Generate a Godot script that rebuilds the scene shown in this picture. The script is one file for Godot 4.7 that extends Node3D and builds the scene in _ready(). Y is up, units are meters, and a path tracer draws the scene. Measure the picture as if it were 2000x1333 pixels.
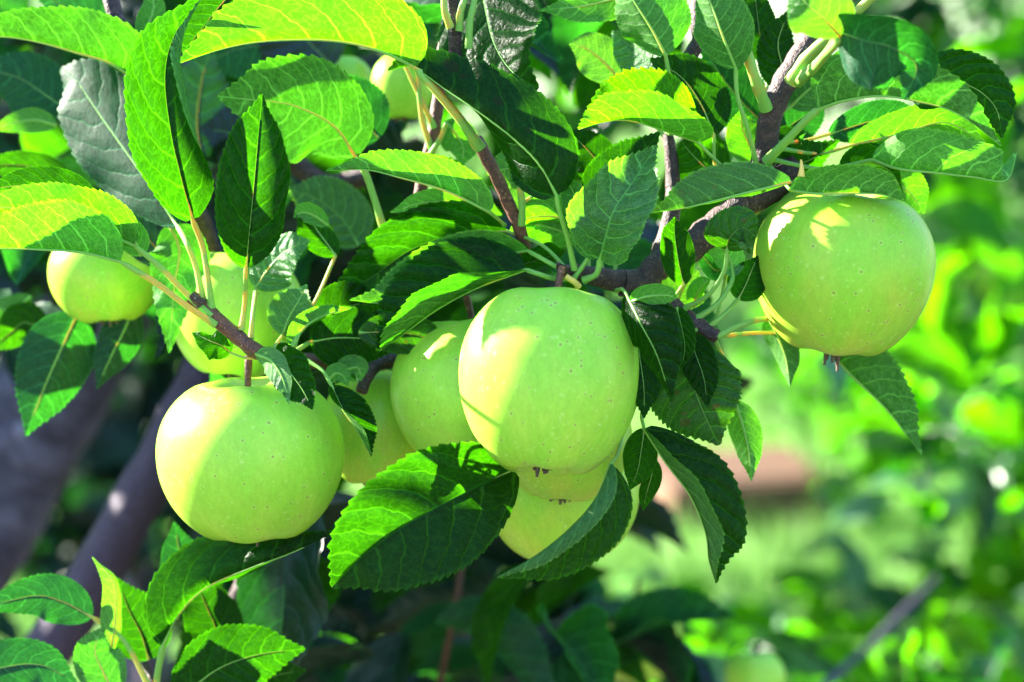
extends Node3D
# Green apples on a sunlit branch, orchard behind.

const D0 := 0.9            # distance of the branch from the camera (m)
const FW := 0.41737        # width of the view at that distance
var cam_pos := Vector3(0, 1.45, 0)
var cam_b := Basis(Vector3.RIGHT, deg_to_rad(-12.0))
var rng := RandomNumberGenerator.new()
var M := {}
var used := {}

# ---------------------------------------------------------------- placing
func at(px: float, py: float, z := 0.0) -> Vector3:      # z in cm towards the camera from the branch
	return far_at(px, py, D0 - z * 0.01)

func far_at(px: float, py: float, d: float) -> Vector3:
	var k := FW / 2000.0 * d / D0
	return cam_pos + cam_b * Vector3((px - 1000.0) * k, (666.5 - py) * k, -d)

func on_ground(px: float, py: float) -> Vector3:
	var r := far_at(px, py, 1.0) - cam_pos
	return cam_pos + r * (-cam_pos.y / r.y)

func pts(a: Array) -> PackedVector3Array:
	var o := PackedVector3Array()
	for p in a:
		o.append(at(p[0], p[1], p[2] if p.size() > 2 else 0.0))
	return o

func spline(p: PackedVector3Array, t: float) -> Vector3:
	var n := p.size() - 1
	var f := clampf(t, 0.0, 1.0) * n
	var i := mini(int(f), n - 1)
	var u := f - i
	var a := p[i - 1] if i > 0 else p[0] * 2.0 - p[1]
	var d := p[i + 2] if i + 2 <= n else p[n] * 2.0 - p[n - 1]
	return p[i].cubic_interpolate(p[i + 1], a, d, u)

# ---------------------------------------------------------------- naming
func numbered(called: String) -> String:
	used[called] = used.get(called, -1) + 1
	return called if used[called] == 0 else "%s_%03d" % [called, used[called]]

func tag(o: Node3D, label: String, category := "", group := "", kind := "") -> Node3D:
	if label: o.set_meta("label", label)
	if category: o.set_meta("category", category)
	if group: o.set_meta("group", group)
	if kind: o.set_meta("kind", kind)
	return o

func thing(called: String, label: String, category: String, where: Vector3, group := "") -> Node3D:
	var o := Node3D.new()
	o.name = numbered(called)
	o.position = where
	add_child(o)
	tag(o, label, category, group)
	return o

func part(called: String, mesh: Mesh, mats: Array, parent: Node3D, where := Vector3.ZERO) -> MeshInstance3D:
	var o := MeshInstance3D.new()
	o.name = called if parent != self else numbered(called)
	o.mesh = mesh
	o.position = where
	for i in mats.size():
		o.set_surface_override_material(i, mats[i])
	parent.add_child(o, true)
	return o

# ---------------------------------------------------------------- textures and materials
func lin(r: float, g: float, b: float, a := 1.0) -> Color:
	var c := Color(r, g, b).linear_to_srgb()
	c.a = a
	return c

func leaf_textures(w: int, h: int, sd: int, spots: int) -> Array:
	# planar leaf: x across (0.5 is the midrib), y from base to tip. Colour share and relief.
	var cell := FastNoiseLite.new()
	cell.noise_type = FastNoiseLite.TYPE_CELLULAR
	cell.cellular_return_type = FastNoiseLite.RETURN_DISTANCE2_SUB
	cell.cellular_jitter = 1.0
	cell.frequency = 1.0
	cell.seed = sd
	var soft := FastNoiseLite.new()
	soft.frequency = 1.0
	soft.seed = sd + 5
	var r := RandomNumberGenerator.new()
	r.seed = sd
	var holes := []
	for i in spots:
		holes.append([r.randf_range(0.2, 0.8), r.randf_range(0.15, 0.9), r.randf_range(0.006, 0.02) * (2.2 if i % 4 == 0 else 1.0)])
	var col := PackedByteArray(); col.resize(w * h * 3)
	var hgt := PackedByteArray(); hgt.resize(w * h)
	for j in h:
		var v := float(j) / h
		for i in w:
			var u := (float(i) + 0.5) / w
			var x: float = (u - 0.5) * 2.0
			var ax := absf(x)
			var n1 := soft.get_noise_2d(u * 6.0, v * 11.0)
			# side veins: leave the midrib at an angle and sweep up towards the tip
			var q := (v - 0.09 * ax - 0.21 * ax * ax + 0.018 * n1 + 0.012 * soft.get_noise_2d(v * 9.0 + 40.0, x * 1.5)) * 7.2 + (0.42 if x > 0.0 else 0.0)
			var fr := absf(q - roundf(q))
			var vw := 0.075 * (1.0 - 0.70 * ax) 
			var side := clampf(1.15 - fr / vw, 0.0, 1.0)
			var mid := clampf(1.3 - ax / (0.034 * (1.0 - 0.75 * v) + 0.004), 0.0, 1.0)
			var c1 := cell.get_noise_2d(u * 15.0 + n1 * 0.7, v * 27.0 + n1 * 0.7)   # the net between the veins
			var c2 := cell.get_noise_2d(u * 38.0, v * 68.0)
			c1 = (c1 + 1.0)
			c2 = (c2 + 1.0)
			var net := clampf(1.25 - c1 / 0.22, 0.0, 1.0) * 0.46
			var fine := clampf(1.1 - c2 / 0.34, 0.0, 1.0) * 0.13
			var vein := maxf(maxf(mid, side * 0.95), maxf(net, fine))
			var tone := 0.36 + 0.08 * n1 + 0.05 * soft.get_noise_2d(u * 40.0, v * 70.0)
			var cr := lerpf(tone * 0.80, 1.0, vein)
			var cg := lerpf(tone, 1.0, vein * 0.92)
			var cb := lerpf(tone * 0.85, 1.0, vein)
			if spots > 0:
				var rust := clampf((v - 0.9) * 8.0 + n1 * 1.6 + soft.get_noise_2d(u * 30.0, v * 50.0) - 0.1, 0.0, 1.0) * clampf((ax + v - 0.9) * 4.0, 0.0, 1.0)
				cr = lerpf(cr, 0.75, rust); cg = lerpf(cg, 0.26, rust); cb = lerpf(cb, 0.8, rust)
			for s in holes:
				var dd := Vector2((u - s[0]) * 0.56, v - s[1]).length() + 0.004 * soft.get_noise_2d(u * 60.0, v * 90.0)
				if dd < s[2]:
					var e := clampf((s[2] - dd) / 0.003, 0.0, 1.0)
					cr = lerpf(cr, 0.9, e * 0.9); cg = lerpf(cg, 0.30, e * 0.9); cb = lerpf(cb, 0.9, e * 0.9)
			var k := (j * w + i)
			col[k * 3] = int(clampf(pow(cr, 0.4545), 0, 1) * 255.0)
			col[k * 3 + 1] = int(clampf(pow(cg, 0.4545), 0, 1) * 255.0)
			col[k * 3 + 2] = int(clampf(pow(cb, 0.4545), 0, 1) * 255.0)
			var bul := 0.66 * sqrt(clampf(fr * 2.0, 0.0, 1.0)) * (0.4 + 0.6 * clampf(ax * 4.0, 0.0, 1.0)) + 0.10 * clampf(c1 / 0.5, 0.0, 1.0)
			bul *= 1.0 - 0.8 * mid
			hgt[k] = int(clampf(bul + 0.1 * n1 + 0.08, 0.0, 1.0) * 255.0)
	var a := Image.create_from_data(w, h, false, Image.FORMAT_RGB8, col)
	var b := Image.create_from_data(w, h, false, Image.FORMAT_L8, hgt)
	return [ImageTexture.create_from_image(a), ImageTexture.create_from_image(b)]

func leaf_mat(tex: Array, c: Color, through: Color, rough: float, bump: float) -> StandardMaterial3D:
	var m := StandardMaterial3D.new()
	m.albedo_color = (c.srgb_to_linear() * 1.66).linear_to_srgb()
	m.albedo_texture = tex[0]
	m.vertex_color_use_as_albedo = true
	m.roughness = rough
	m.metallic_specular = 0.64
	m.backlight_enabled = true
	m.backlight = through
	if bump > 0.0:
		m.heightmap_enabled = true
		m.heightmap_texture = tex[1]
		m.heightmap_scale = bump
	m.texture_repeat = false
	return m

func plain(c: Color, rough := 0.7, spec := 0.4) -> StandardMaterial3D:
	var m := StandardMaterial3D.new()
	m.albedo_color = c
	m.roughness = rough
	m.metallic_specular = spec
	return m

func noise_tex(freq: float, sd: int, ramp: Array, size := 256) -> NoiseTexture2D:
	var n := FastNoiseLite.new()
	n.frequency = freq
	n.seed = sd
	n.fractal_octaves = 5
	var t := NoiseTexture2D.new()
	t.width = size; t.height = size
	t.seamless = true
	t.noise = n
	if ramp:
		var g := Gradient.new()
		g.offsets = PackedFloat32Array(ramp.map(func(x): return x[0]))
		g.colors = PackedColorArray(ramp.map(func(x): return x[1]))
		t.color_ramp = g
	return t

func bark_mat(a: Color, b: Color, c: Color, sd: int, scale: float, bump: float, dots := 16) -> StandardMaterial3D:
	var m := StandardMaterial3D.new()
	var n := 256
	var r := RandomNumberGenerator.new()
	r.seed = sd
	var soft := FastNoiseLite.new()
	soft.seed = sd
	soft.frequency = 1.0
	soft.fractal_octaves = 4
	var im := Image.create(n, n, false, Image.FORMAT_RGB8)
	var hm := Image.create(n, n, false, Image.FORMAT_L8)
	var spots := []
	for i in dots: spots.append([Vector2(r.randf_range(12, n - 12), r.randf_range(12, n - 12)), r.randf_range(2.5, 5.5), r.randf_range(0.5, 1.0)])
	for y in n:
		for x in n:
			var ax := TAU * x / n
			var ay := TAU * y / n
			var q := soft.get_noise_3d(cos(ax) * 0.9 + 3.0, sin(ax) * 0.9 + cos(ay) * 1.3, sin(ay) * 1.3)
			var fine := soft.get_noise_3d(cos(ax) * 5.0, sin(ax) * 5.0 + cos(ay) * 5.0, sin(ay) * 5.0 + 9.0)
			var col := a.lerp(b, clampf(0.5 + q * 1.8 + fine * 0.5, 0.0, 1.0))
			col = col.lerp(c, clampf((fine - 0.22) * 3.0, 0.0, 0.5))
			var h := 0.5 + 0.5 * fine + 0.3 * q
			for sp in spots:
				var d: float = ((Vector2(x, y) - sp[0]) * Vector2(1.0, 0.7)).length() / sp[1]
				if d < 1.0:
					col = col.lerp(c * 1.25, sp[2] * clampf((1.0 - d) * 3.0, 0.0, 1.0))
					h += 0.4 * (1.0 - d)
			im.set_pixel(x, y, col)
			hm.set_pixel(x, y, Color(h, h, h))
	m.albedo_texture = ImageTexture.create_from_image(im)
	m.heightmap_enabled = true
	m.heightmap_texture = ImageTexture.create_from_image(hm)
	m.heightmap_scale = bump
	m.roughness = 0.6
	m.uv1_triplanar = true
	m.uv1_scale = Vector3.ONE * scale
	return m

func apple_mat(base: Color, blush: Color, dots: int, sd: int) -> StandardMaterial3D:
	var w := 1024
	var h := 512
	var r := RandomNumberGenerator.new()
	r.seed = sd
	var soft := FastNoiseLite.new()
	soft.seed = sd
	soft.frequency = 1.0
	var col := PackedByteArray(); col.resize(w * h * 3)
	for j in h:
		var v := float(j) / h
		for i in w:
			var ang := TAU * i / w
			var n := soft.get_noise_3d(cos(ang) * 1.6, sin(ang) * 1.6, v * 3.0)
			var f := soft.get_noise_3d(cos(ang) * 26.0, sin(ang) * 26.0, v * 60.0)
			var g := soft.get_noise_3d(cos(ang) * 80.0, sin(ang) * 80.0, v * 11.0)
			var c := base.lerp(blush, clampf(0.35 + n * 0.95 + (v - 0.5) * 0.3, 0.0, 1.0))
			var mot := soft.get_noise_3d(cos(ang) * 9.0 + 7.0, sin(ang) * 9.0, v * 17.0)
			var s := 1.0 + 0.08 * f + 0.05 * g + 0.10 * mot
			var russet := clampf(f * 2.4 - 1.0, 0.0, 1.0) * 0.45 + clampf(0.10 - v + n * 0.06, 0.0, 0.08) * 6.0 + clampf(v - 0.93 + n * 0.05, 0.0, 0.06) * 6.0
			c = Color(c.r * s, c.g * s, c.b * s).lerp(Color(0.55, 0.60, 0.22), clampf(russet, 0.0, 0.8))
			var k := (j * w + i) * 3
			col[k] = int(clampf(pow(c.r, 0.4545), 0, 1) * 255); col[k + 1] = int(clampf(pow(c.g, 0.4545), 0, 1) * 255); col[k + 2] = int(clampf(pow(c.b, 0.4545), 0, 1) * 255)
	# lenticels: pale halo, some with a brown heart; small pale flecks thicken towards the eye
	for d in dots:
		var v := r.randf_range(0.1, 0.95)
		if d % 3: v = 1.0 - pow(r.randf(), 1.6) * 0.85
		var st := maxf(0.25, sin(PI * v))
		var cx := r.randf() * w
		var cy := v * h
		var brown := r.randf() < 0.27
		var rad := (r.randf_range(2.2, 4.2) if brown else r.randf_range(1.0, 2.6) * (0.7 + 0.6 * r.randf()))
		for y in range(int(cy - rad * 2), int(cy + rad * 2) + 1):
			for x in range(int(cx - rad * 2 / st), int(cx + rad * 2 / st) + 1):
				if y < 0 or y >= h: continue
				var dd := Vector2((x - cx) * st, y - cy).length() / rad
				var a := clampf(1.7 - dd, 0.0, 1.0) * 0.30
				var b := clampf((0.85 - dd) * 2.5, 0.0, 1.0) * 0.46 if brown else 0.0
				var k := (y * w + posmod(x, w)) * 3
				for q in 3:
					var t: float = lerpf(col[k + q], [216, 236, 150][q], a)
					col[k + q] = int(lerpf(t, [112, 92, 30][q], b))
	# scuffs where twigs and leaves have rubbed
	for d in 26:
		var cx := r.randf() * w
		var cy := r.randf_range(0.25, 0.9) * h
		var ang := r.randf() * TAU
		var bend := r.randf_range(-0.08, 0.08)
		for i in r.randi_range(8, 26):
			cx += cos(ang); cy += sin(ang); ang += bend
			var k := (clampi(int(cy), 0, h - 1) * w + posmod(int(cx), w)) * 3
			for q in 3: col[k + q] = int(lerpf(col[k + q], [214, 218, 150][q], 0.45))
	var m := StandardMaterial3D.new()
	m.albedo_texture = ImageTexture.create_from_image(Image.create_from_data(w, h, false, Image.FORMAT_RGB8, col))
	m.roughness = 0.34
	m.metallic_specular = 0.36
	m.subsurf_scatter_enabled = true
	m.subsurf_scatter_strength = 0.10
	return m

# ---------------------------------------------------------------- shapes
func grid_mesh(rows: int, cols: int, p: PackedVector3Array, uv: PackedVector2Array, nrm: PackedVector3Array, flip: bool) -> Array:
	var idx := PackedInt32Array()
	for i in rows - 1:
		for c in cols - 1:
			var a := i * cols + c
			var b := a + 1
			var d := a + cols
			var e := d + 1
			if flip: idx.append_array([a, e, d, a, b, e])
			else: idx.append_array([a, d, e, a, e, b])
	var s := []
	s.resize(Mesh.ARRAY_MAX)
	s[Mesh.ARRAY_VERTEX] = p
	s[Mesh.ARRAY_NORMAL] = nrm
	s[Mesh.ARRAY_TEX_UV] = uv
	s[Mesh.ARRAY_INDEX] = idx
	return s

func tinted(s: Array, c: PackedColorArray) -> Array:
	s[Mesh.ARRAY_COLOR] = c
	return s

func tube_arrays(path: PackedVector3Array, radii: PackedFloat32Array, sides: int, lump := 0.0, closed := true) -> Array:
	var n := path.size()
	var p := PackedVector3Array(); var nr := PackedVector3Array(); var uv := PackedVector2Array()
	var side := Vector3.ZERO
	var length := 0.0
	for i in n:
		var t := (path[mini(i + 1, n - 1)] - path[maxi(i - 1, 0)]).normalized()
		if side == Vector3.ZERO: side = t.cross(Vector3(0.31, 0.2, 0.93)).normalized()
		side = (side - t * side.dot(t)).normalized()
		var up := side.cross(t)
		if i: length += path[i].distance_to(path[i - 1])
		for c in sides + 1:
			var a := TAU * c / sides
			var d := side * cos(a) + up * sin(a)
			var rr := radii[i] * (1.0 + lump * (sin(a * 2.0 + i * 1.7) * 0.5 + sin(i * 0.9 + a) * 0.6))
			p.append(path[i] + d * rr)
			nr.append(d)
			uv.append(Vector2(float(c) / sides, length * 20.0))
	return grid_mesh(n, sides + 1, p, uv, nr, true)

func add_cap(s: Array, path: PackedVector3Array, sides: int) -> void:
	for e in 2:
		var i := 0 if e == 0 else path.size() - 1
		var t := (path[0] - path[1] if e == 0 else path[i] - path[i - 1]).normalized()
		var base: int = s[Mesh.ARRAY_VERTEX].size()
		s[Mesh.ARRAY_VERTEX].append(path[i]); s[Mesh.ARRAY_NORMAL].append(t); s[Mesh.ARRAY_TEX_UV].append(Vector2.ZERO)
		for c in sides + 1:
			s[Mesh.ARRAY_VERTEX].append(s[Mesh.ARRAY_VERTEX][i * (sides + 1) + c]); s[Mesh.ARRAY_NORMAL].append(t); s[Mesh.ARRAY_TEX_UV].append(Vector2.ZERO)
		for c in sides:
			if e == 1: s[Mesh.ARRAY_INDEX].append_array([base, base + 1 + c, base + 2 + c])
			else: s[Mesh.ARRAY_INDEX].append_array([base, base + 2 + c, base + 1 + c])

func tube(ctrl: PackedVector3Array, r0: float, r1: float, seg: int, sides: int, lump := 0.0, swell0 := 1.0, off := Vector3.ZERO) -> ArrayMesh:
	var path := PackedVector3Array(); var rad := PackedFloat32Array()
	for i in seg + 1:
		var t := float(i) / seg
		path.append(spline(ctrl, t) - off)
		var r := lerpf(r0, r1, t)
		if swell0 != 1.0: r *= lerpf(swell0, 1.0, clampf(t * 6.0, 0.0, 1.0))
		if lump > 0.0: r *= 1.0 + lump * 0.8 * sin(i * 2.1) 
		rad.append(r)
	var s := tube_arrays(path, rad, sides, lump)
	add_cap(s, path, sides)
	var m := ArrayMesh.new()
	m.add_surface_from_arrays(Mesh.PRIMITIVE_TRIANGLES, s)
	return m

func pick(a, t: float) -> float:
	if a is Array:
		var n: int = a.size() - 1
		var f := t * n
		var i := mini(int(f), n - 1)
		return lerpf(a[i], a[i + 1], f - i)
	return a

# A leaf blade. mid: midrib from base to tip. w: half width (m). al, ar: degrees each half turns towards the eye
# (number, or a list from base to tip). o: c = curl of the halves [left, right], wl / wr = width shares, p = where it is widest, wave, teeth, rows.
func blade(mid: PackedVector3Array, w: float, al, ar, face: int, o: Dictionary, off: Vector3, eye: Vector3) -> ArrayMesh:
	var teeth: int = o.get("teeth", 24)
	var rows: int = teeth * 3 + 1
	var h: int = o.get("m", 5)
	var cols := 2 * h + 1
	var curl: Array = o.get("c", [0, 0])
	var pw: float = o.get("p", 0.78)
	var wave: float = o.get("wave", 0.05)
	var ph: float = rng.randf() * TAU
	var ph2: float = rng.randf() * TAU
	var p := PackedVector3Array(); var uv := PackedVector2Array(); var tint := PackedColorArray()
	var body := Color(0.56, 0.60, 0.60) * rng.randf_range(0.86, 1.1)
	var rim := Color(1.0, 0.92, 0.75)
	for i in rows:
		var v := float(i) / (rows - 1)
		var c := spline(mid, v)
		var t := (spline(mid, minf(v + 0.012, 1.0)) - spline(mid, maxf(v - 0.012, 0.0))).normalized()
		var view := (eye - c).normalized()
		var left := view.cross(t).normalized()
		var out := t.cross(left)
		var f := pow(sin(PI * pow(lerpf(0.012, 1.0, v), pw)), 0.74)
		f *= 1.0 - 0.42 * smoothstep(0.74, 0.97, v)
		f = maxf(f, 0.012)
		var k := i % 3
		var tooth: float = [0.0, 0.5, 1.0][k] * 0.045 * smoothstep(0.02, 0.12, v) * (1.0 - 0.6 * smoothstep(0.9, 1.0, v))
		tooth *= 0.75 + 0.5 * fposmod(sin(i / 3 * 12.9898 + ph) * 43.7, 1.0)
		for s in [0, 1]:
			var sg := 1.0 if s == 0 else -1.0
			var a := deg_to_rad(pick(al if s == 0 else ar, v))
			var cu := deg_to_rad(pick(curl[s], v)) / h
			var ww: float = w * f * pick(o.get("wl" if s == 0 else "wr", 1.0), v)
			var q := c
			var line := []
			var x0 := 0.0
			for j in range(1, h + 1):
				var x := 1.0 if j == h else 0.94 * j / (h - 1)
				var th := a + cu * h * (x + x0) * 0.5
				var dirn := left * sg * cos(th) + out * sin(th)
				q += dirn * ww * (x - x0)
				x0 = x
				var nrm := out * cos(th) - left * sg * sin(th)
				var wob := wave * w * x * x * (sin(v * 11.0 + ph + sg * 1.3) + 0.6 * sin(v * 23.0 + ph2)) * sin(PI * v)
				var e := q + nrm * wob
				if j == h: e += dirn * tooth * w + t * tooth * w * 0.8
				line.append([e, Vector2(0.5 - 0.5 * sg * x * f, v)])
			if s == 0:
				line.reverse()
				for e in line: p.append(e[0] - off); uv.append(e[1]); tint.append(body)
				tint[tint.size() - h] = rim
				p.append(c - off); uv.append(Vector2(0.5, v)); tint.append(body)
			else:
				for e in line: p.append(e[0] - off); uv.append(e[1]); tint.append(body)
				tint[tint.size() - 1] = rim
	var nr := PackedVector3Array(); nr.resize(p.size())
	for i in rows:
		for c in cols:
			var dc := p[i * cols + mini(c + 1, cols - 1)] - p[i * cols + maxi(c - 1, 0)]
			var dt := p[mini(i + 1, rows - 1) * cols + c] - p[maxi(i - 1, 0) * cols + c]
			if c == 0 or c == cols - 1:   # the teeth must not disturb the shading
				var cc := 1 if c == 0 else cols - 2
				dt = p[mini(i + 1, rows - 1) * cols + cc] - p[maxi(i - 1, 0) * cols + cc]
			nr[i * cols + c] = dc.cross(dt).normalized() * face
	var m := ArrayMesh.new()
	m.add_surface_from_arrays(Mesh.PRIMITIVE_TRIANGLES, tinted(grid_mesh(rows, cols, p, uv, nr, face < 0), tint))
	if o.get("under", true):
		var p2 := PackedVector3Array(); var n2 := PackedVector3Array()
		for i in p.size():
			p2.append(p[i] - nr[i] * 0.00016)
			n2.append(-nr[i])
		m.add_surface_from_arrays(Mesh.PRIMITIVE_TRIANGLES, tinted(grid_mesh(rows, cols, p2, uv, n2, face > 0), tint))
	return m

# A leaf of a branch in view: midrib pixels and depth, half width in pixels, fold angles; face 1 = upper side to the eye.
func lf(branch: Node3D, midp: Array, w: float, al, ar, face: int, mat: String, o := {}) -> MeshInstance3D:
	var mid := pts(midp)
	var z: float = midp[0][2] if midp[0].size() > 2 else 0.0
	var k := FW / 2000.0 * (D0 - z * 0.01) / D0
	var b := part("leaf", blade(mid, w * k, al, ar, face, o, branch.position, cam_pos), [M[mat], M.under], branch)
	if o.has("label"): b.set_meta("label", o.label)
	# stalk and the rib under the blade are one piece
	var ctrl := PackedVector3Array()
	var pet: Array = o.get("pet", [])
	for q in pts(pet): ctrl.append(q)
	var r: float = o.get("r", 3.6) * k
	var path := PackedVector3Array(); var rad := PackedFloat32Array()
	if ctrl.size() > 1:
		ctrl.append(mid[0])
		for i in 14:
			var t := i / 14.0
			path.append(spline(ctrl, t) - branch.position)
			rad.append(r * (1.0 + 0.55 * pow(1.0 - t, 6.0)))
	for i in 20:
		var t := i / 20.0 * 0.9
		var c := spline(mid, t)
		var tg := (spline(mid, t + 0.02) - spline(mid, maxf(t - 0.02, 0.0))).normalized()
		var view := (cam_pos - c).normalized()
		var outw := tg.cross(view.cross(tg).normalized())
		# the rib lies below the lowest point of the fold
		var rr := lerpf(minf(r, 3.4 * k), 0.7 * k, t)
		path.append(c - outw * face * rr * 0.9 * smoothstep(0.0, 0.06, t) - branch.position)
		rad.append(rr)
	var s := tube_arrays(path, rad, 7)
	var m := ArrayMesh.new()
	m.add_surface_from_arrays(Mesh.PRIMITIVE_TRIANGLES, s)
	part("leaf_stalk", m, [M.stalk], b)
	return b

func wood(branch: Node3D, ctrl: Array, r0: float, r1: float, mat: String, called := "stem", seg := 26) -> MeshInstance3D:
	var k := FW / 2000.0
	return part(called, tube(pts(ctrl), r0 * k, r1 * k, seg, 14, 0.06, 1.0, branch.position), [M[mat]], branch)

func apple_mesh(rw: float, hh: float, taper: float, lobes: float, seg := 48) -> ArrayMesh:
	var rows := 41
	var p := PackedVector3Array(); var uv := PackedVector2Array()
	var ph := rng.randf() * TAU
	for i in rows:
		var t := PI * i / (rows - 1)
		for c in seg + 1:
			var a := TAU * c / seg
			var ct := cos(t)
			var st := sin(t)
			var r := pow(st, 0.86) * (1.0 + taper * ct)
			var low := smoothstep(0.2, -1.0, ct)
			var high := smoothstep(0.5, 1.0, ct)
			r *= 1.0 + lobes * (0.4 + 0.6 * low) * cos(5.0 * a + ph) * st + 0.012 * sin(2.0 * a + ph * 1.7) 
			var y := ct
			y -= 0.42 * exp(-pow(r / 0.27, 2.0)) * (1.0 if ct > 0.0 else 0.0)
			y += 0.30 * exp(-pow(r / 0.26, 2.0)) * (1.0 if ct < 0.0 else 0.0)
			y += lobes * 0.9 * (low * 0.9 + high * 0.6) * cos(5.0 * a + ph) * (-1.0 if ct < 0.0 else 1.0) * exp(-pow((r - 0.5) / 0.3, 2.0))
			p.append(Vector3(cos(a) * r * rw, y * hh, -sin(a) * r * rw))
			uv.append(Vector2(float(c) / seg, float(i) / (rows - 1)))
	var nr := PackedVector3Array(); nr.resize(p.size())
	for i in rows:
		for c in seg + 1:
			var dt := p[mini(i + 1, rows - 1) * (seg + 1) + c] - p[maxi(i - 1, 0) * (seg + 1) + c]
			var dc := p[i * (seg + 1) + (c + 1 if c < seg else 1)] - p[i * (seg + 1) + (c - 1 if c > 0 else seg - 1)]
			var n := dt.cross(dc)
			nr[i * (seg + 1) + c] = n.normalized() if n.length() > 1e-12 else Vector3(0, 1 if i < rows / 2 else -1, 0)
	var m := ArrayMesh.new()
	m.add_surface_from_arrays(Mesh.PRIMITIVE_TRIANGLES, grid_mesh(rows, seg + 1, p, uv, nr, true))
	return m

# An apple: centre in pixels, depth, half width and half height in pixels, tilt (degrees: to the right, towards the eye), turn.
func apple(px: float, py: float, z: float, rw: float, rh: float, roll: float, nod: float, turn: float, mat: String, label: String, o := {}) -> Node3D:
	var k := FW / 2000.0 * (D0 - z * 0.01) / D0
	var root := thing("apple", label, "apple", at(px, py, z), o.get("group", ""))
	root.basis = cam_b * Basis(Vector3.BACK, deg_to_rad(-roll)) * Basis(Vector3.RIGHT, deg_to_rad(nod)) * Basis(Vector3.UP, deg_to_rad(turn))
	var hh := rh * k * 1.04
	part("flesh", apple_mesh(rw * k, hh, o.get("taper", 0.07), o.get("lobes", 0.018)), [M[mat]], root)
	var st := PackedVector3Array([Vector3(0, hh * 0.5, 0), Vector3(0.0004, hh * 0.85, 0.0004), Vector3(0.002, hh * o.get("stem", 1.2), 0.001)])
	part("stem", tube(st, 0.0012, 0.0016, 8, 8, 0.05), [M.twig], root)
	# the dry eye: five curled sepals
	for i in 5:
		var a := TAU * i / 5.0 + 0.3
		var d := Vector3(cos(a), 0, sin(a))
		var s := PackedVector3Array([Vector3(0, -hh * 0.66, 0) + d * 0.0022, Vector3(0, -hh * 0.86, 0) + d * 0.0026, Vector3(0, -hh * o.get("eye", 0.95) * (0.97 + 0.05 * (i % 3)), 0) + d * (0.003 + 0.0016 * (i % 2))])
		part("sepal", tube(s, 0.0016, 0.0006, 6, 6, 0.15), [M.sepal], root)
	return root

# ---------------------------------------------------------------- scattered foliage
func spray_leaf(sd: int, teeth: int) -> ArrayMesh:    # a leaf lying along +x from the origin, 1 long, upper side up
	rng.seed = sd
	var bend := rng.randf_range(-0.25, 0.1)
	var mid := PackedVector3Array([Vector3(0, 0, 0), Vector3(0.35, 0.05, rng.randf_range(-0.06, 0.06)), Vector3(0.7, 0.04 + bend * 0.4, rng.randf_range(-0.06, 0.06)), Vector3(1, bend, 0)])
	var fold := rng.randf_range(10, 40)
	return blade(mid, rng.randf_range(0.24, 0.31), fold, fold, 1, {"teeth": teeth, "m": 3, "wave": 0.12, "under": false, "c": [rng.randf_range(-20, 40), rng.randf_range(-20, 40)]}, Vector3.ZERO, Vector3(0.5, 8, 0))

func leaf_basis(dirn: Vector3, roll: float, size: float) -> Basis:
	var x := dirn.normalized()
	var up := Vector3.UP
	if absf(x.y) > 0.95: up = Vector3.RIGHT
	var z := x.cross(up).normalized()
	var y := z.cross(x)
	return (Basis(x, roll) * Basis(x, y, z)).scaled_local(Vector3.ONE * size)

func _ready() -> void:
	rng.seed = 7
	# camera
	var cam := Camera3D.new()
	cam.name = "camera"
	cam.position = cam_pos
	cam.basis = cam_b
	cam.near = 0.05
	cam.far = 200.0
	var att := CameraAttributesPhysical.new()
	att.frustum_focal_length = 12.0 / (FW * 0.66634 / 2.0 / D0)
	att.exposure_aperture = 6.0
	att.frustum_focus_distance = D0 - 0.016
	att.frustum_near = 0.05
	att.frustum_far = 200.0
	cam.attributes = att
	add_child(cam)
	# sky
	var sky_m := ProceduralSkyMaterial.new()
	sky_m.sky_top_color = lin(0.24, 0.46, 1.0)
	sky_m.sky_horizon_color = lin(0.68, 0.86, 1.0)
	sky_m.sky_curve = 0.2
	sky_m.ground_bottom_color = lin(0.10, 0.13, 0.05)
	sky_m.ground_horizon_color = lin(0.5, 0.55, 0.45)
	sky_m.sun_angle_max = 5.0
	var env := Environment.new()
	env.background_mode = Environment.BG_SKY
	env.sky = Sky.new()
	env.sky.sky_material = sky_m
	env.background_energy_multiplier = 0.27
	env.tonemap_mode = Environment.TONE_MAPPER_LINEAR
	env.tonemap_exposure = 8.8
	env.sdfgi_enabled = true
	env.ssao_enabled = true
	env.ssil_enabled = true
	var we := WorldEnvironment.new()
	we.name = "world"
	we.environment = env
	add_child(we)
	# sun: from behind the branch, high on the left
	var to_sun := (cam_b * Vector3(-0.82, 0.48, -0.30)).normalized()
	var sun := DirectionalLight3D.new()
	sun.name = "sun"
	sun.basis = Basis.looking_at(-to_sun, Vector3.UP)
	sun.light_energy = 1.6
	sun.light_color = Color(1.0, 0.97, 0.92)
	sun.light_angular_distance = 0.5
	sun.shadow_enabled = true
	add_child(sun)
	make_materials()
	make_orchard()
	make_wood_and_leaves()
	make_apples()

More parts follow.
